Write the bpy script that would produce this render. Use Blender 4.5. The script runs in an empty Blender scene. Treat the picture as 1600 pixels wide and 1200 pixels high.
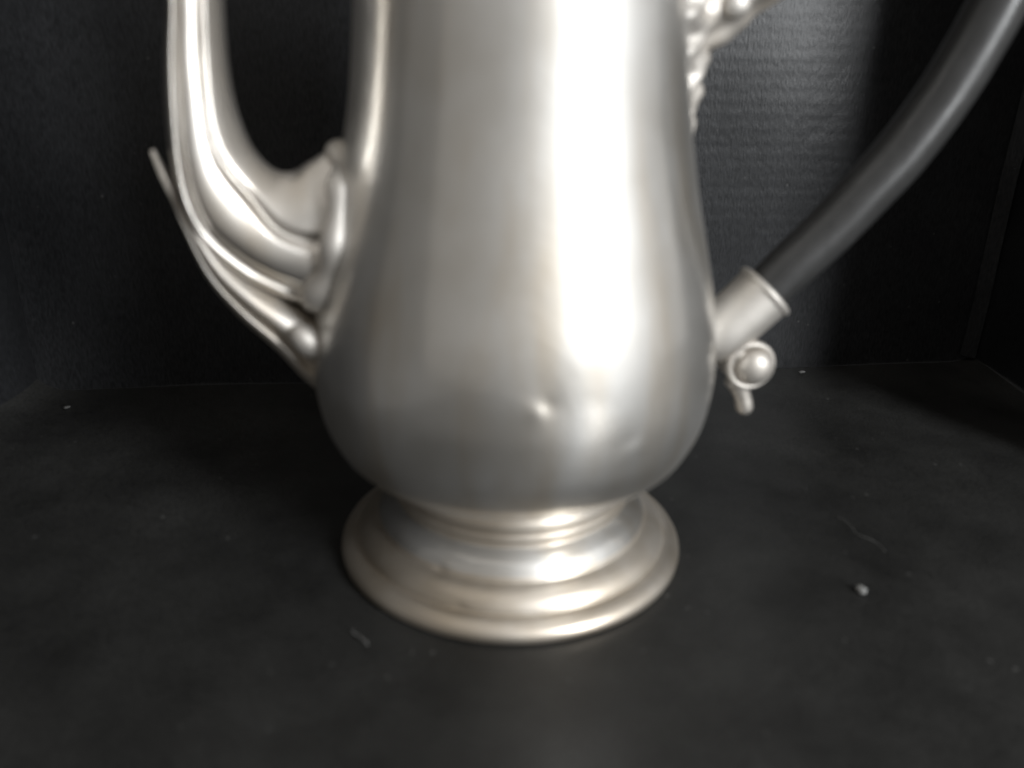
import bpy, bmesh, math, random
from mathutils import Vector, Matrix, noise
random.seed(7)
R = math.radians
sc = bpy.context.scene
COL = sc.collection

# ------------------------------------------------------------------ camera
PITCH, ROLL, YAW = 0.390687, 0.019425, -0.005134
cam_d = bpy.data.cameras.new('camera')
cam = bpy.data.objects.new('camera', cam_d)
COL.objects.link(cam)
sc.camera = cam
F = Vector((math.sin(YAW)*math.cos(PITCH), math.cos(YAW)*math.cos(PITCH), -math.sin(PITCH)))
R0 = Vector((math.cos(YAW), -math.sin(YAW), 0)); U0 = R0.cross(F)
RX = math.cos(ROLL)*R0 + math.sin(ROLL)*U0
UX = math.cos(ROLL)*U0 - math.sin(ROLL)*R0
m = Matrix.Identity(4)
for i in range(3):
    m[i][0], m[i][1], m[i][2] = RX[i], UX[i], -F[i]
m[0][3], m[1][3], m[2][3] = 0.0, -0.22118, 0.14154
cam.matrix_world = m
cam_d.sensor_width = 36.0
cam_d.lens = 1328.37/1600*36.0
cam_d.clip_start = 0.005
cam_d.clip_end = 50
cam_d.dof.use_dof = True                 # a close-up whose focus sits behind the pot
cam_d.dof.focus_distance = 0.44
cam_d.dof.aperture_fstop = 8.0

# ------------------------------------------------------------------ light
w = bpy.data.worlds.new('World'); sc.world = w; w.use_nodes = True
bg = w.node_tree.nodes['Background']
bg.inputs[0].default_value = (1.0, 0.965, 0.91, 1)
bg.inputs[1].default_value = 0.14

def area(name, loc, target, sx, sy, power, col):
    d = bpy.data.lights.new(name, 'AREA'); d.shape = 'RECTANGLE'; d.size = sx; d.size_y = sy
    d.energy = power; d.color = col
    o = bpy.data.objects.new(name, d); COL.objects.link(o)
    o.location = loc
    o.rotation_euler = (Vector(target)-Vector(loc)).to_track_quat('-Z', 'Y').to_euler()
    return o
# tall window in front, to the right of the camera
area('window_light', (0.86, -0.90, 0.54), (0, 0, 0.10), 0.235, 0.92, 24.5, (0.965, 0.985, 1.0))
# fill lamp added overhead for daylight off the room's unseen pale ceiling
area('ceiling_fill', (-0.15, -0.55, 1.35), (-0.15, -0.55, 0), 1.5, 1.3, 2.9, (1.0, 0.95, 0.88))
# fill lamp behind the camera, added for bounce off an unseen room wall
area('room_wall_fill', (-0.45, -1.55, 0.50), (0, 0, 0.1), 2.2, 1.3, 1.5, (1.0, 0.93, 0.84))
# fill lamp added on the right, in place of an unseen pale wall
area('side_wall_fill', (1.55, -0.20, 0.45), (0, 0, 0.1), 1.7, 1.3, 1.9, (1.0, 0.97, 0.93))

sc.view_settings.view_transform = 'Standard'
sc.view_settings.look = 'None'
sc.view_settings.gamma = 1.0
sc.view_settings.exposure = 0.0
sc.view_settings.use_curve_mapping = False
sc.cycles.max_bounces = 10
sc.cycles.glossy_bounces = 6

# ------------------------------------------------------------------ helpers
def mesh_obj(name, verts, faces, mat, parent=None, smooth=True):
    me = bpy.data.meshes.new(name)
    me.from_pydata([tuple(v) for v in verts], [], faces)
    bm = bmesh.new(); bm.from_mesh(me)
    bmesh.ops.recalc_face_normals(bm, faces=bm.faces)
    bm.to_mesh(me); bm.free()
    if smooth:
        for p in me.polygons: p.use_smooth = True
    me.materials.append(mat)
    o = bpy.data.objects.new(name, me); COL.objects.link(o)
    if parent: o.parent = parent
    return o

def tag(o, label=None, cat=None, group=None, kind=None):
    if label: o['label'] = label
    if cat: o['category'] = cat
    if group: o['group'] = group
    if kind: o['kind'] = kind
    return o

def catmull(pts, n):
    """n points along a Catmull-Rom spline through pts (tuples of any length)."""
    out = []; k = len(pts)
    for i in range(n):
        t = i/(n-1)*(k-1); j = min(int(t), k-2); u = t-j
        p0 = pts[max(j-1, 0)]; p1 = pts[j]; p2 = pts[j+1]; p3 = pts[min(j+2, k-1)]
        out.append(tuple(0.5*(2*b+(c-a)*u+(2*a-5*b+4*c-d)*u*u+(3*b-a-3*c+d)*u**3)
                         for a, b, c, d in zip(p0, p1, p2, p3)))
    return out

def loft(rings, close=True, caps=True):
    """faces between successive rings (lists of Vectors of equal length)."""
    n = len(rings[0]); V = [p for r in rings for p in r]; Fc = []
    for i in range(len(rings)-1):
        for j in range(n if close else n-1):
            a = i*n+j; b = i*n+(j+1) % n
            Fc.append((a, b, b+n, a+n))
    if caps and close:
        Fc.append(tuple(range(n)))
        Fc.append(tuple((len(rings)-1)*n+j for j in reversed(range(n))))
    return V, Fc

def lathe(profile, n=192):
    rings = [[Vector((r*math.cos(2*math.pi*k/n), r*math.sin(2*math.pi*k/n), z)) for k in range(n)] for r, z in profile]
    return loft(rings)

def tube(pts, radii, n=24, flat=1.0, up=Vector((0, 0, 1))):
    """tube along 3-D points; 'flat' squashes it across the second axis."""
    rings = []
    for i, p in enumerate(pts):
        t = (pts[min(i+1, len(pts)-1)]-pts[max(i-1, 0)]).normalized()
        a = t.cross(up)
        if a.length < 1e-4: a = t.cross(Vector((1, 0, 0)))
        a.normalize(); b = t.cross(a).normalized()
        rings.append([p+radii[i]*(math.cos(2*math.pi*k/n)*a*flat+math.sin(2*math.pi*k/n)*b) for k in range(n)])
    return loft(rings)

def join(parts):
    V = []; Fc = []
    for v, f in parts:
        o = len(V); V += v; Fc += [tuple(i+o for i in q) for q in f]
    return V, Fc

def ellipsoid(c, ax, rad, nu=20, nv=12):
    rings = []
    for i in range(1, nv):
        th = math.pi*i/nv
        rings.append([c+ax[0]*rad[0]*math.sin(th)*math.cos(2*math.pi*k/nu)
                      + ax[1]*rad[1]*math.sin(th)*math.sin(2*math.pi*k/nu)
                      + ax[2]*rad[2]*math.cos(th) for k in range(nu)])
    return loft(rings)

# ------------------------------------------------------------------ materials
def nt(mat):
    mat.use_nodes = True
    return mat.node_tree.nodes, mat.node_tree.links

def silver(name, c1, c2, r1, r2, mix, bump=0.02, film=1.0, streak=0.0):
    m = bpy.data.materials.new(name); N, L = nt(m)
    p1 = N['Principled BSDF']; p2 = N.new('ShaderNodeBsdfPrincipled')
    tc = N.new('ShaderNodeTexCoord')
    nz = N.new('ShaderNodeTexNoise'); nz.inputs['Scale'].default_value = 38; nz.inputs['Detail'].default_value = 5
    L.new(tc.outputs['Object'], nz.inputs['Vector'])
    cr = N.new('ShaderNodeValToRGB')
    cr.color_ramp.elements[0].position = .34; cr.color_ramp.elements[0].color = (*c2, 1)
    cr.color_ramp.elements[1].position = .66; cr.color_ramp.elements[1].color = (*c1, 1)
    L.new(nz.outputs['Fac'], cr.inputs[0])
    # brownish tarnish in upright streaks
    ms_ = N.new('ShaderNodeMapping'); ms_.inputs['Scale'].default_value = (1, 1, .12)
    L.new(tc.outputs['Object'], ms_.inputs[0])
    n4 = N.new('ShaderNodeTexNoise'); n4.inputs['Scale'].default_value = 75; n4.inputs['Detail'].default_value = 3
    L.new(ms_.outputs[0], n4.inputs['Vector'])
    m4 = N.new('ShaderNodeMapRange'); m4.inputs['From Min'].default_value = .48; m4.inputs['From Max'].default_value = .70
    m4.inputs['To Max'].default_value = streak; L.new(n4.outputs['Fac'], m4.inputs['Value'])
    tint = N.new('ShaderNodeMix'); tint.data_type = 'RGBA'; tint.inputs[7].default_value = (.56, .485, .385, 1)
    L.new(m4.outputs[0], tint.inputs[0]); L.new(cr.outputs[0], tint.inputs[6])
    # hairline scratches and handling haze
    mp = N.new('ShaderNodeMapping'); mp.inputs['Rotation'].default_value = (0.5, 0.9, 0.3); mp.inputs['Scale'].default_value = (1, 14, 1)
    L.new(tc.outputs['Object'], mp.inputs[0])
    n2 = N.new('ShaderNodeTexNoise'); n2.inputs['Scale'].default_value = 120; n2.inputs['Detail'].default_value = 4
    L.new(mp.outputs[0], n2.inputs['Vector'])
    n3 = N.new('ShaderNodeTexNoise'); n3.inputs['Scale'].default_value = 900; n3.inputs['Detail'].default_value = 3
    L.new(tc.outputs['Object'], n3.inputs['Vector'])
    ad = N.new('ShaderNodeMath'); ad.operation = 'MULTIPLY_ADD'; ad.inputs[1].default_value = .25
    L.new(n3.outputs['Fac'], ad.inputs[0]); L.new(n2.outputs['Fac'], ad.inputs[2])
    bp = N.new('ShaderNodeBump'); bp.inputs['Strength'].default_value = bump; bp.inputs['Distance'].default_value = 0.002
    L.new(ad.outputs[0], bp.inputs['Height'])
    for p, r in ((p1, r1), (p2, r2)):
        p.inputs['Metallic'].default_value = 1
        mr = N.new('ShaderNodeMapRange'); mr.inputs['To Min'].default_value = r*0.85; mr.inputs['To Max'].default_value = r*1.15
        L.new(nz.outputs['Fac'], mr.inputs['Value']); L.new(mr.outputs[0], p.inputs['Roughness'])
        L.new(tint.outputs[2], p.inputs['Base Color']); L.new(bp.outputs[0], p.inputs['Normal'])
    p2.inputs['Metallic'].default_value = film              # dull film of tarnish
    ms = N.new('ShaderNodeMixShader'); ms.inputs[0].default_value = mix
    L.new(p1.outputs[0], ms.inputs[1]); L.new(p2.outputs[0], ms.inputs[2])
    L.new(ms.outputs[0], N['Material Output'].inputs[0])
    return m

M_BODY = silver('tarnished_silver', (.715, .705, .685), (.63, .61, .575), .14, .48, .66, 0.025, .94, .60)
M_FOOT = silver('warm_tarnished_silver', (.70, .65, .585), (.56, .49, .40), .32, .56, .60, 0.02, .96, .5)
M_CAST = silver('cast_silver', (.72, .695, .66), (.60, .565, .52), .25, .48, .55, 0.02, 1.0, .4)
M_DULL = silver('dull_cast_silver', (.62, .595, .56), (.50, .47, .43), .48, .68, .6, 0.02, .88, .4)

def black_board(name, base, base2, rough, ribs, spec, fleck):
    m = bpy.data.materials.new(name); N, L = nt(m); p = N['Principled BSDF']
    tc = N.new('ShaderNodeTexCoord')
    nz = N.new('ShaderNodeTexNoise'); nz.inputs['Scale'].default_value = 22; nz.inputs['Detail'].default_value = 6; nz.inputs['Roughness'].default_value = .65
    L.new(tc.outputs['Object'], nz.inputs['Vector'])
    cr = N.new('ShaderNodeValToRGB')
    cr.color_ramp.elements[0].position = .35; cr.color_ramp.elements[0].color = (*base2, 1)
    cr.color_ramp.elements[1].position = .68; cr.color_ramp.elements[1].color = (*base, 1)
    L.new(nz.outputs['Fac'], cr.inputs[0])
    fine = N.new('ShaderNodeTexNoise'); fine.inputs['Scale'].default_value = 1500; fine.inputs['Detail'].default_value = 2
    mpf = N.new('ShaderNodeMapping')
    mpf.inputs['Scale'].default_value = (1, 1, .25) if ribs else (1, .55, 1)
    L.new(tc.outputs['Object'], mpf.inputs[0]); L.new(mpf.outputs[0], fine.inputs['Vector'])
    # dust flecks lying in the nap
    vo = N.new('ShaderNodeTexVoronoi'); vo.inputs['Scale'].default_value = 210
    L.new(tc.outputs['Object'], vo.inputs['Vector'])
    lt = N.new('ShaderNodeMapRange'); lt.inputs['From Min'].default_value = .16; lt.inputs['From Max'].default_value = .02
    lt.inputs['To Min'].default_value = 0; lt.inputs['To Max'].default_value = 1
    L.new(vo.outputs['Distance'], lt.inputs['Value'])
    pick = N.new('ShaderNodeSeparateColor'); L.new(vo.outputs['Color'], pick.inputs[0])
    gt = N.new('ShaderNodeMapRange'); gt.inputs['From Min'].default_value = .86; gt.inputs['From Max'].default_value = 1
    gt.inputs['To Min'].default_value = 0; gt.inputs['To Max'].default_value = fleck
    L.new(pick.outputs[0], gt.inputs['Value'])
    mu = N.new('ShaderNodeMath'); mu.operation = 'MULTIPLY'; mu.use_clamp = True
    L.new(lt.outputs[0], mu.inputs[0]); L.new(gt.outputs[0], mu.inputs[1])
    mx = N.new('ShaderNodeMix'); mx.data_type = 'RGBA'
    L.new(mu.outputs[0], mx.inputs[0]); L.new(cr.outputs[0], mx.inputs[6]); mx.inputs[7].default_value = (.16, .16, .155, 1)
    mf = N.new('ShaderNodeMix'); mf.data_type = 'RGBA'; mf.blend_type = 'MULTIPLY'; mf.inputs[0].default_value = .75
    fr = N.new('ShaderNodeMapRange'); fr.inputs['From Min'].default_value = .3; fr.inputs['From Max'].default_value = .7
    fr.inputs['To Min'].default_value = .45; fr.inputs['To Max'].default_value = 1.35
    L.new(fine.outputs['Fac'], fr.inputs['Value'])
    L.new(mx.outputs[2], mf.inputs[6]); L.new(fr.outputs[0], mf.inputs[7])
    L.new(mf.outputs[2], p.inputs['Base Color'])
    p.inputs['Roughness'].default_value = rough
    p.inputs['Specular IOR Level'].default_value = spec
    h = fine.outputs['Fac']
    bp = N.new('ShaderNodeBump'); bp.inputs['Strength'].default_value = .22; bp.inputs['Distance'].default_value = .0004
    L.new(h, bp.inputs['Height'])
    if ribs:
        wv = N.new('ShaderNodeTexWave'); wv.bands_direction = 'Z'; wv.inputs['Scale'].default_value = ribs
        wv.inputs['Distortion'].default_value = 2.2; wv.inputs['Detail'].default_value = 2; wv.inputs['Detail Scale'].default_value = 3
        L.new(tc.outputs['Object'], wv.inputs['Vector'])
        b2 = N.new('ShaderNodeBump'); b2.inputs['Strength'].default_value = .055; b2.inputs['Distance'].default_value = .0003
        L.new(wv.outputs['Fac'], b2.inputs['Height']); L.new(bp.outputs[0], b2.inputs['Normal'])
        L.new(b2.outputs[0], p.inputs['Normal'])
    else:
        L.new(bp.outputs[0], p.inputs['Normal'])
    return m

M_FLOOR = black_board('black_card_floor', (.030, .030, .0288), (.0125, .0125, .012), .46, 0, .45, .6)
M_WALL = black_board('black_corrugated_card', (.023, .0238, .0255), (.016, .0166, .018), .31, 57, .24, .5)

def plain(name, col, rough, spec=.5, bump=0):
    m = bpy.data.materials.new(name); N, L = nt(m); p = N['Principled BSDF']
    p.inputs['Roughness'].default_value = rough; p.inputs['Specular IOR Level'].default_value = spec
    tc = N.new('ShaderNodeTexCoord'); nz = N.new('ShaderNodeTexNoise'); nz.inputs['Scale'].default_value = 260
    L.new(tc.outputs['Object'], nz.inputs['Vector'])
    mx = N.new('ShaderNodeMix'); mx.data_type = 'RGBA'
    mx.inputs[6].default_value = (*[c*.75 for c in col], 1); mx.inputs[7].default_value = (*[c*1.25 for c in col], 1)
    L.new(nz.outputs['Fac'], mx.inputs[0]); L.new(mx.outputs[2], p.inputs['Base Color'])
    mpr = N.new('ShaderNodeMapping'); mpr.inputs['Scale'].default_value = (1, 1, .3); L.new(tc.outputs['Object'], mpr.inputs[0])
    nr = N.new('ShaderNodeTexNoise'); nr.inputs['Scale'].default_value = 140; nr.inputs['Detail'].default_value = 6; nr.inputs['Roughness'].default_value = .7
    L.new(mpr.outputs[0], nr.inputs['Vector'])
    rr_ = N.new('ShaderNodeMapRange'); rr_.inputs['From Min'].default_value = .3; rr_.inputs['From Max'].default_value = .7
    rr_.inputs['To Min'].default_value = rough*.78; rr_.inputs['To Max'].default_value = min(1, rough*1.25)
    L.new(nr.outputs['Fac'], rr_.inputs['Value']); L.new(rr_.outputs[0], p.inputs['Roughness'])
    if bump:
        b = N.new('ShaderNodeBump'); b.inputs['Strength'].default_value = bump; b.inputs['Distance'].default_value = .0005
        L.new(nz.outputs['Fac'], b.inputs['Height']); L.new(b.outputs[0], p.inputs['Normal'])
    return m
M_HANDLE = plain('black_handle', (.032, .032, .032), .35, .5, .08)
M_LINT = plain('pale_lint', (.45, .45, .43), .9, .2)
M_LINT3 = plain('pale_grey_lint', (.20, .20, .195), .9, .2)
M_LINT2 = plain('grey_lint', (.12, .12, .117), .9, .2)

# ------------------------------------------------------------------ setting: floor and walls of the black card box
XL, XR = -0.1990, 0.2170
BL = Vector((XL, 0.1043, 0)); BR = Vector((XR, 0.1632, 0))
def back_y(x): return BL.y + (BR.y-BL.y)*(x-BL.x)/(BR.x-BL.x)
# floor sheet whose two sides curve up towards the side walls
prof = []
cl, cr_ = 0.013, 0.010
for k in range(9):
    a = R(55)*(1-k/8)
    prof.append((XL+cl*1.0 - cl*math.sin(a)/math.sin(R(55))*1.0, cl*(1-math.cos(a))))
xs = 60
for k in range(1, xs):
    prof.append((XL+cl+(XR-cr_-XL-cl)*k/xs, 0))
for k in range(9):
    a = R(50)*(k/8)
    prof.append((XR-cr_+cr_*math.sin(a)/math.sin(R(50)), cr_*(1-math.cos(a))))
rows = 60; V = []; Fc = []
for j in range(rows+1):
    for x, z in prof:
        yb = back_y(x)-.0005; y = yb+(-0.50-yb)*(j/rows)
        wob = 0.0009*noise.noise(Vector((x*14, y*14, 3.1)))*min(1, max(0, (math.hypot(x, y)-.065)/.05))
        V.append((x, y, z+wob - (0 if math.hypot(x, y) < .065 else 0)))
n = len(prof)
for j in range(rows):
    for i in range(n-1):
        Fc.append((j*n+i, j*n+i+1, (j+1)*n+i+1, (j+1)*n+i))
tag(mesh_obj('floor', V, Fc, M_FLOOR), kind='structure')

def wall(name, a, b, thick, height, nx=24, nz=20, bow=.0006, side=1):
    a = Vector(a); b = Vector(b); t = (b-a).normalized(); nrm = Vector((-t.y, t.x, 0))*side
    L_ = (b-a).length; fr = []; V = []; Fc = []
    for j in range(nz+1):
        for i in range(nx+1):
            p = a+t*L_*i/nx+Vector((0, 0, -.002+height*j/nz))
            p = p+nrm*bow*noise.noise(Vector((i*.35, j*.3, len(name))))
            V.append(p)
    o = len(V)
    for k in range(o): V.append(V[k]+nrm*thick)
    w_ = nx+1
    for j in range(nz):
        for i in range(nx):
            q = j*w_+i
            Fc.append((q, q+1, q+1+w_, q+w_)); Fc.append((o+q, o+q+w_, o+q+1+w_, o+q+1))
    for i in range(nx):
        Fc.append((i, o+i, o+i+1, i+1)); q = nz*w_+i; Fc.append((q, q+1, o+q+1, o+q))
    for j in range(nz):
        q = j*w_; Fc.append((q, q+w_, o+q+w_, o+q)); q = j*w_+nx; Fc.append((q, o+q, o+q+w_, q+w_))
    return tag(mesh_obj(name, V, Fc, M_WALL, smooth=False), kind='structure')
wall('wall_back', BL-(BR-BL).normalized()*.008, BR+(BR-BL).normalized()*.008, .004, .34)
wall('wall_left', (XL, BL.y-.0004, 0), (XL+.002, -.07, 0), .004, .34, side=-1)
wr = wall('wall_right', (XR, BR.y-.0015, 0), (XR+.003, .022, 0), .004, .34, nx=8)
# folded strip in the right-hand corner of the box
cf = [Vector((XR-.006, BR.y-.0022, .004)), Vector((XR-.0012, BR.y-.0070, .004)), Vector((XR-.0005, BR.y-.002, .004))]
V = []; Fc = []
for j in range(13):
    for c in cf: V.append(c+Vector((0.0004*math.sin(j*1.7), 0, .33*j/12)))
for j in range(12):
    for k in range(3):
        Fc.append((j*3+k, j*3+(k+1) % 3, j*3+3+(k+1) % 3, j*3+3+k))
Fc += [(0, 2, 1), (36, 37, 38)]
mesh_obj('corner_fold', V, Fc, M_WALL, wr, smooth=False)

# ------------------------------------------------------------------ the coffee pot
pot = bpy.data.objects.new('coffee_pot', None); COL.objects.link(pot)
pot.location = (-0.0007, 0, 0); pot.empty_display_size = .03
tag(pot, 'tarnished silver coffee pot with black handle standing in a black card box', 'coffee pot')

# body ----------------------------------------------------------------
BODY = [(.0290, .0268), (.0330, .0276), (.0372, .0290), (.0414, .0311), (.0452, .0336), (.0487, .0371), (.0511, .0415), (.0527, .0457),
        (.0537, .0505), (.0543, .0555), (.05446, .060), (.0541, .0660), (.05342, .072), (.0522, .0795), (.0502, .088), (.0481, .0965),
        (.0459, .105), (.0438, .115), (.0419, .125), (.0406, .135), (.0397, .145), (.0386, .157), (.0377, .170), (.0374, .182), (.0380, .189), (.0396, .193), (.0399, .1945), (.0390, .1958)]
bp_ = catmull(BODY, 300)
def body_r(z):
    for (r0, z0), (r1, z1) in zip(bp_, bp_[1:]):
        if z0 <= z <= z1: return r0+(r1-r0)*(z-z0)/(z1-z0+1e-9)
    return bp_[-1][0]
# (azimuth deg, height, radius along azimuth in m, radius in height, depth)
DENTS = [
         (-45, .100, .003, .016, .00012), (-120, .085, .010, .014, .00015)]
# small knocks that tilt the surface: azimuth, height, size, slope across, slope upwards
FACETS = [(-83.0, .0668, .0024, -.27, -.17), (-59.2, .0555, .0034, .05, -.10)]
NA = 360
rings = []
for r, z in bp_:
    row = []
    for k in range(NA):
        az = -180+360*k/NA; rr = r
        for (da, dz, wa, wz, dep) in DENTS:
            u = R(az-da)*r/wa; v = (z-dz)/wz; q = u*u+v*v
            if q < 12: rr -= dep*math.exp(-q)*(1 if q < 12 else 0)
        for (da, dz, wa, sx_, sz_) in FACETS:
            u = R(az-da)*r; v = z-dz; q = (u*u+v*v)/(wa*wa)
            if q < 120: rr += (sx_*u+sz_*v)/(1+q)**1.5
        rr += .00003*noise.noise(Vector((math.cos(R(az))*3.1, math.sin(R(az))*3.1, z*55)))
        row.append(Vector((rr*math.cos(R(az)), rr*math.sin(R(az)), z)))
    rings.append(row)
body = mesh_obj('body', *loft(rings), M_BODY, pot)

# foot ----------------------------------------------------------------
FOOT = [(.0465, .0003), (.0494, .0004), (.0500, .0010), (.0502, .0022), (.0500, .0031), (.0494, .0041), (.0483, .0050), (.0470, .0057), (.0460, .0060), (.0456, .0060),
        (.0453, .0062), (.0452, .0068), (.0450, .0073), (.0445, .0082), (.0436, .0092), (.0424, .0102), (.0411, .0110), (.0400, .0115),
        (.0396, .0117), (.0394, .0120), (.0393, .0125), (.0390, .0129), (.0387, .0135), (.0381, .0147), (.0371, .0159), (.0358, .0170), (.0347, .0178), (.0341, .0182),
        (.0338, .0184), (.0337, .0190), (.0341, .0192), (.0344, .0198), (.0345, .0207), (.0344, .0216), (.0339, .0220), (.0339, .0226), (.0343, .0229),
        (.0344, .0240), (.0341, .0254), (.0334, .0266), (.0318, .0277), (.0290, .0284)]
FOOT = [(a[0]+(b[0]-a[0])*u, a[1]+(b[1]-a[1])*u) for a, b in zip(FOOT, FOOT[1:]) for u in (0, .25, .5, .75)]+[FOOT[-1]]
rings = []
for r, z in FOOT:
    row = []
    for k in range(224):
        a = 2*math.pi*k/224
        d = math.degrees(a)-360 if a > math.pi else math.degrees(a)
        q1 = ((d+117)/2.4)**2+((z-.0122)/.0009)**2; q2 = ((d+106)/2.0)**2+((z-.0070)/.0008)**2      # two dings in the mouldings
        ding = .0003*math.exp(-q1)+.0003*math.exp(-q2)
        rr = r-ding; zz = z-ding*.6
        row.append(Vector((rr*math.cos(a), rr*math.sin(a), max(zz, .0002))))
    rings.append(row)
foot = mesh_obj('foot', *loft(rings), M_FOOT, pot)
foot.data.materials.append(M_BODY)                      # the smooth band round the middle is still polished
for p in foot.data.polygons:
    if .0129 < p.center.z < .0184 and math.hypot(p.center.x, p.center.y) < .0391: p.material_index = 1

# spout ---------------------------------------------------------------
PS = R(192); SD = Vector((math.cos(PS), math.sin(PS), 0)); ST = Vector((-math.sin(PS), math.cos(PS), 0))
def sp(s, z, t=0): return SD*s+ST*t+Vector((0, 0, z))
SPOUT = [  # inner edge, groove, groove, outer edge (radius, height), half thickness
 (.0840, .1960, .0870, .1940, .0905, .1920, .0930, .1900, .0045),
 (.0735, .1885, .0775, .1870, .0830, .1850, .0855, .1835, .0055),
 (.0675, .1745, .0715, .1740, .0765, .1725, .0790, .1720, .0060),
 (.0668, .1600, .0710, .1600, .0761, .1600, .0780, .1600, .0062),
 (.0677, .1474, .0722, .1472, .0770, .1471, .0797, .1471, .0064),
 (.0681, .1370, .0731, .1355, .0785, .1350, .0820, .1348, .0068),
 (.0679, .1300, .0734, .1260, .0792, .1235, .0832, .1225, .0078),
 (.0668, .1222, .0727, .1175, .0795, .1130, .0832, .1110, .0090),
 (.0645, .1155, .0700, .1110, .0785, .1042, .0818, .1012, .0102),
 (.0605, .1107, .0655, .1050, .0752, .0960, .0777, .0930, .0114),
 (.0560, .1098, .0600, .0980, .0669, .0878, .0690, .0840, .0122),
 (.0515, .1122, .0535, .0950, .0565, .0820, .0575, .0775, .0126),
 (.0465, .1145, .0470, .0945, .0490, .0795, .0500, .0755, .0130),
 (.0400, .1140, .0400, .0945, .0420, .0800, .0430, .0760, .0130)]
def ribbed(stations, nst, nsec, feats, grooves, power, skew=1.0):
    """sweep whose flanks carry rounded ribs parted by grooves; feats = number of in-plane feature points."""
    rings = []
    for st in catmull(stations, nst):
        pts = [Vector((st[2*k], st[2*k+1])) for k in range(feats)]; W = st[2*feats]
        ds = [0]
        for k in range(feats-1): ds.append(ds[-1]+(pts[k+1]-pts[k]).length)
        tot = max(ds[-1], 1e-7); ds = [d/tot for d in ds]
        def at(d):
            for k in range(feats-1):
                if d <= ds[k+1] or k == feats-2:
                    u = (d-ds[k])/max(ds[k+1]-ds[k], 1e-6); return pts[k].lerp(pts[k+1], u)
        ring = []
        samples = [(1-math.cos(math.pi*i/nsec))/2 for i in range(nsec+1)]
        for sgn in (1, -1):
            for d in (samples if sgn == 1 else samples[-2:0:-1]):
                e = max(0, 1-abs(2*d**skew-1)**power)**.5
                for k, (dep, wid) in enumerate(grooves):
                    e *= 1-dep*math.exp(-((d-ds[k+1])/wid)**2)
                p = at(d); ring.append(sp(p.x, p.y, sgn*W*e))
        rings.append(ring)
    return loft(rings)
spout = mesh_obj('spout', *ribbed(SPOUT, 120, 72, 4, [(.17, .040), (.32, .06)], 2.0, 1.6), M_CAST, pot)

LEAF = [
 (.0868, .1152, .0873, .1150, .0878, .1147, .0008),
 (.0846, .1096, .0855, .1093, .0864, .1090, .0026),
 (.0820, .1030, .0832, .1032, .0844, .1034, .0034),
 (.0790, .0985, .0812, .0981, .0829, .0976, .0052),
 (.0735, .0895, .0762, .0868, .0785, .0847, .0078),
 (.0660, .0825, .0690, .0780, .0719, .0744, .0098),
 (.0570, .0760, .0602, .0692, .0632, .0645, .0105),
 (.0520, .0720, .0548, .0612, .0573, .0562, .0085),
 (.0480, .0700, .0500, .0590, .0520, .0505, .0040)]
leaf = mesh_obj('spout_leaf', *ribbed(LEAF, 80, 48, 3, [(.45, .10)], 2.0, .62), M_DULL, spout)
v, f = join([ellipsoid(sp(.0545, .0700, .0115), (Vector((SD.x*.7, SD.y*.7, .7)), ST, Vector((-SD.x*.7, -SD.y*.7, .7))), (.0056, .0038, .0036)),
             ellipsoid(sp(.0535, .0685, -.0135), (SD, ST, Vector((0, 0, 1))), (.0034, .0034, .0044))])
mesh_obj('leaf_bead', v, f, M_DULL, spout)
# lumpy cast collar round the joint of spout and body
loop = []
NL = 120
for k in range(NL+1):
    a = 2*math.pi*k/NL
    z = .0960+.0178*math.cos(a); tt = .0148*math.sin(a)*(1-.18*math.cos(a))
    rr = body_r(z)+.0004; s = math.sqrt(max(rr*rr-tt*tt, 1e-6))
    loop.append((sp(s, z, tt), .0026*(1+.28*math.sin(8*a+1.0)+.15*math.sin(5*a+2))+.0015*(1-math.cos(a))*.5))
v, f = tube([p for p, _ in loop], [r for _, r in loop], 18, 1.0, SD)
mesh_obj('collar', v, f, M_DULL, spout)

# handle --------------------------------------------------------------
PH = R(8); HD = Vector((math.cos(PH), math.sin(PH), 0)); HT = Vector((math.sin(PH), -math.cos(PH), 0))   # HT faces the camera side
Z = Vector((0, 0, 1))
def hp(s, z, t=0): return HD*s+HT*t+Vector((0, 0, z))
HC = [(.0690, .0745, .0064), (.0764, .0825, .0068), (.0868, .0932, .0070), (.0952, .1033, .0072), (.1036, .1138, .0073), (.1123, .1280, .0073), (.1182, .1406, .0073),
      (.1228, .1530, .0073), (.1262, .1680, .0073), (.1270, .1830, .0073), (.1220, .1965, .0073), (.1110, .2045, .0072), (.0970, .2030, .0071), (.0850, .1920, .0070), (.0770, .1780, .0069)]
hc = catmull(HC, 110)
v, f = tube([hp(s, z) for s, z, r in hc], [r for s, z, r in hc], 40, 1.0, HT)
tag(mesh_obj('handle', v, f, M_HANDLE, pot), 'smooth black curved handle')

# lower socket with its scroll
ax0 = Vector((.0527, .0580)); ax1 = Vector((.0743, .0800)); d = (ax1-ax0).normalized()
SP_ = [(0, .0030), (.004, .0066), (.009, .0080), (.016, .0083), (.0225, .0084), (.0242, .0085), (.0248, .0090), (.0256, .0091), (.0262, .0088), (.0264, .0080), (.0258, .0077), (.0180, .0074)]
SPc = catmull(SP_, 60)
P3 = hp(d.x, d.y)-hp(0, 0)
rings = []
for u, r in SPc:
    c = hp(ax0.x+d.x*u, ax0.y+d.y*u); b = HT; a = P3.cross(b).normalized()
    rings.append([c+r*(math.cos(2*math.pi*k/48)*a+math.sin(2*math.pi*k/48)*b) for k in range(48)])
sock = mesh_obj('socket', *loft(rings), M_DULL, pot)
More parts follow.
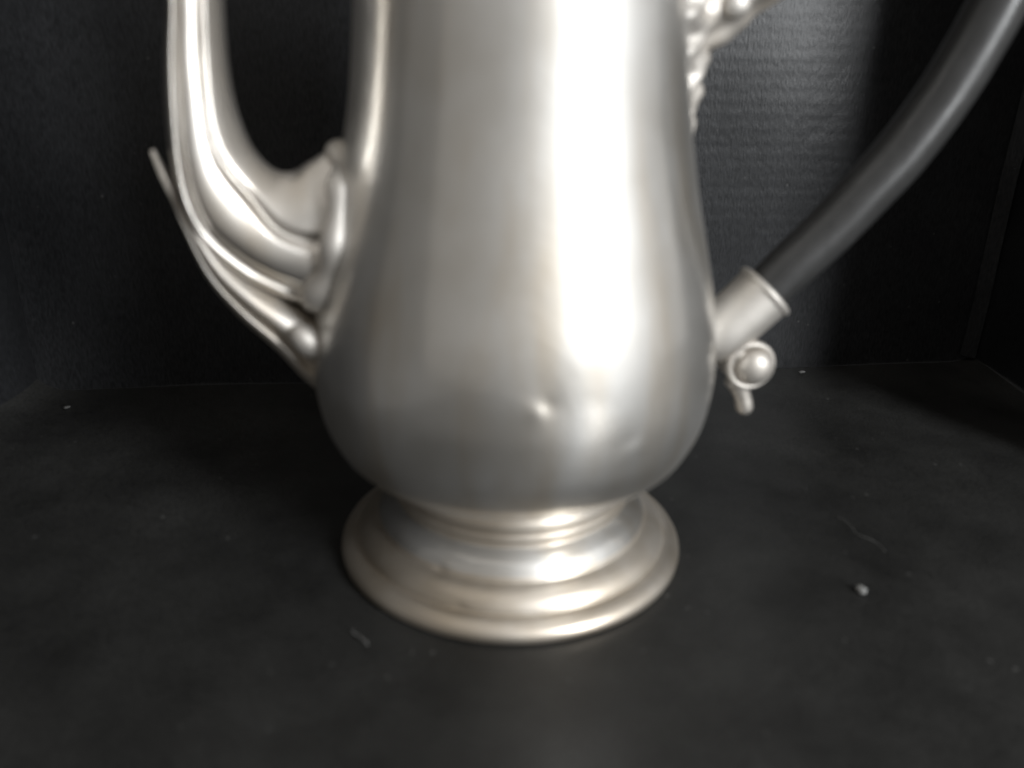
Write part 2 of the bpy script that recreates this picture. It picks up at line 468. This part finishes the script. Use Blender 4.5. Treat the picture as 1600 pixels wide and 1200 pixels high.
# arm that ties socket and scroll to the body
arm = catmull([(.0505, .0670, .0060), (.0560, .0640, .0062), (.0620, .0600, .0058), (.0660, .0560, .0052)], 24)
v, f = tube([hp(s, z) for s, z, r in arm], [r for s, z, r in arm], 24, .85, HT)
mesh_obj('bracket_arm', v, f, M_DULL, sock)
# scroll: a rolled-up volute lying across the arm, with a round boss on its face
CS, CZ = .0668, .0560
def disc(prof, sgn=1, n=48):
    rings = []
    for t, r in prof:
        rings.append([hp(CS+r*math.cos(2*math.pi*k/n), CZ+r*math.sin(2*math.pi*k/n), sgn*t) for k in range(n)])
    return loft(rings)
v, f = disc([(-.0060, .0040), (-.0058, .0060), (-.0045, .0069), (-.002, .0066), (0, .0064), (.002, .0066), (.0040, .0072), (.0054, .0073), (.0062, .0069), (.0064, .0062), (.0059, .0056), (.0052, .0050), (.0050, .0040)])
mesh_obj('scroll', v, f, M_DULL, sock)
v, f = ellipsoid(hp(CS+.0012, CZ-.0004, .0056), (HD, Z, HT), (.0053, .0053, .0036), 32, 18)
mesh_obj('boss', v, f, M_DULL, sock)
tl = catmull([(.0640, .0510, .0034), (.0655, .0482, .0027), (.0668, .0455, .0025), (.0676, .0430, .0026), (.0681, .0410, .0023), (.0684, .0398, .0010)], 30)
v, f = tube([hp(s, z, .0025) for s, z, r in tl], [r for s, z, r in tl], 20, 1, HT)
mesh_obj('drop', v, f, M_DULL, sock)

# upper bracket and its cast leaf running down the body
ub = catmull([(.0360, .1530, .0190), (.0410, .1515, .0165), (.0455, .1512, .0130), (.0505, .1530, .0102), (.0560, .1560, .0088), (.0620, .1598, .0080), (.0690, .1665, .0077), (.0745, .1735, .0080), (.0775, .1785, .0082)], 60)
rings = []
for i, (s, z, r) in enumerate(ub):
    s0, z0, _ = ub[max(i-1, 0)]; s1, z1, _ = ub[min(i+1, len(ub)-1)]
    t = (hp(s1, z1)-hp(s0, z0)).normalized(); a = t.cross(HT).normalized()
    ring = []
    for k in range(72):
        an = 2*math.pi*k/72
        rr = r*(1+.08*math.cos(9*an+.12*i)*max(.25, 1-i/40))
        ring.append(hp(s, z)+rr*(math.cos(an)*a+math.sin(an)*HT*min(1, .0085/r))*(1+.09*noise.noise(Vector((i*.22, math.cos(an)*2.2, math.sin(an)*2.2)))))
    rings.append(ring)
ubr = mesh_obj('upper_bracket', *loft(rings), M_DULL, pot)
NZ_, NV_ = 110, 56
V = []; Fc = []
for i in range(NZ_+1):
    z = .1190+.0445*i/NZ_; h = i/NZ_
    hw = .0012+.0135*h**.8*(1+.20*math.sin(h*34))                       # lobed edge, narrowing to a tip at the bottom
    for j in range(NV_+1):
        v = -1+2*j/NV_; tt = v*hw; e = max(0, 1-abs(v)**3)
        rel = .0003+.0036*h+(.0004+.0016*h)*math.exp(-(v/.22)**2)                  # midrib
        rel += .0018*(.5+.5*math.sin(h*34+abs(v)*5.5))*min(1, h*3+.1)    # slanting leaflets
        rel += .0008*min(1, h*3)*noise.noise(Vector((tt*260, z*260, 1.3)))
        az = PH-R(9)+tt/body_r(z); rr = body_r(z)-.0004+rel*e*1.3
        V.append(Vector((rr*math.cos(az), rr*math.sin(az), z)))
for i in range(NZ_):
    for j in range(NV_):
        q = i*(NV_+1)+j; Fc.append((q, q+1, q+NV_+2, q+NV_+1))
mesh_obj('cast_leaf', V, Fc, M_DULL, ubr)
v, f = ellipsoid(hp(.0500, .1490, .0085), (HD, HT, Z), (.0036, .0022, .0032), 24, 14)
mesh_obj('bead', v, f, M_DULL, ubr)

# lid (above the picture) ------------------------------------------------
LID = [(.0385, .1960), (.0392, .1972), (.0375, .1985), (.0340, .2010), (.0280, .2060), (.0200, .2105), (.0120, .2130), (.0060, .2142), (.0042, .2155)]
v, f = lathe(catmull(LID, 50), 128)
lid = mesh_obj('lid', v, f, M_BODY, pot)
FIN = [(.0040, .2156), (.0034, .2170), (.0050, .2195), (.0072, .2225), (.0076, .2255), (.0060, .2290), (.0030, .2320), (.0004, .2335)]
v, f = lathe(catmull(FIN, 36), 64)
mesh_obj('finial', v, f, M_HANDLE, lid)

# ------------------------------------------------------------------ lint lying on the floor
def crumb(name, x, y, rx, ry, rz, rot, mat, seed, label, grp=None):
    V, Fc = ellipsoid(Vector((0, 0, 0)), (Vector((1, 0, 0)), Vector((0, 1, 0)), Z), (1, 1, 1), 12, 8)
    V = [Vector((p.x*rx, p.y*ry, p.z*rz))*(1+.45*noise.noise(p*1.7+Vector((seed*3.3, 0, 0)))) for p in V]
    o = mesh_obj(name, V, Fc, mat); o.location = (x, y, rz*.8+.0002); o.rotation_euler.z = rot
    return tag(o, label, 'lint', grp)
def fibre(x0, y0, x1, y1, r, seed, mat, label):
    a = Vector((x0, y0, r+.0004)); b = Vector((x1, y1, r+.0004)); pts = []
    side = (b-a).cross(Z).normalized(); L_ = (b-a).length; c = (a+b)/2
    for i in range(25):
        u = i/24
        pts.append(a.lerp(b, u)-c+side*L_*.16*noise.noise(Vector((u*3, seed, 0)))+Z*.0004*(1+noise.noise(Vector((u*4, seed, 5)))))
    v, f = tube(pts, [r*(.5+.9*abs(noise.noise(Vector((i*.4, seed, 2))))) for i in range(25)], 8)
    o = mesh_obj('lint_fibre', v, f, mat); o.location = c; return tag(o, label, 'lint')
crumb('lint_crumb', .0969, -.0237, .0014, .0016, .0008, .4, M_LINT3, 1, 'pale round crumb of lint on the floor right of the foot')
fibre(.1035, .0150, .1110, -.0045, .00014, 2, M_LINT2, 'thin pale thread of lint on the floor just behind the round crumb')
fibre(-.0400, -.0460, -.0355, -.0515, .00030, 5, M_LINT2, 'short pale lint fibre on the floor in front of the foot, left side')
crumb('lint_crumb', .1309, .1430, .0016, .0008, .0006, .2, M_LINT2, 4, 'tiny pale crumb where floor meets back wall, right of the handle socket')
crumb('lint_crumb', -.1790, .0870, .0013, .0006, .0004, .7, M_LINT2, 6, 'small grey crumb at the left back corner of the box floor')
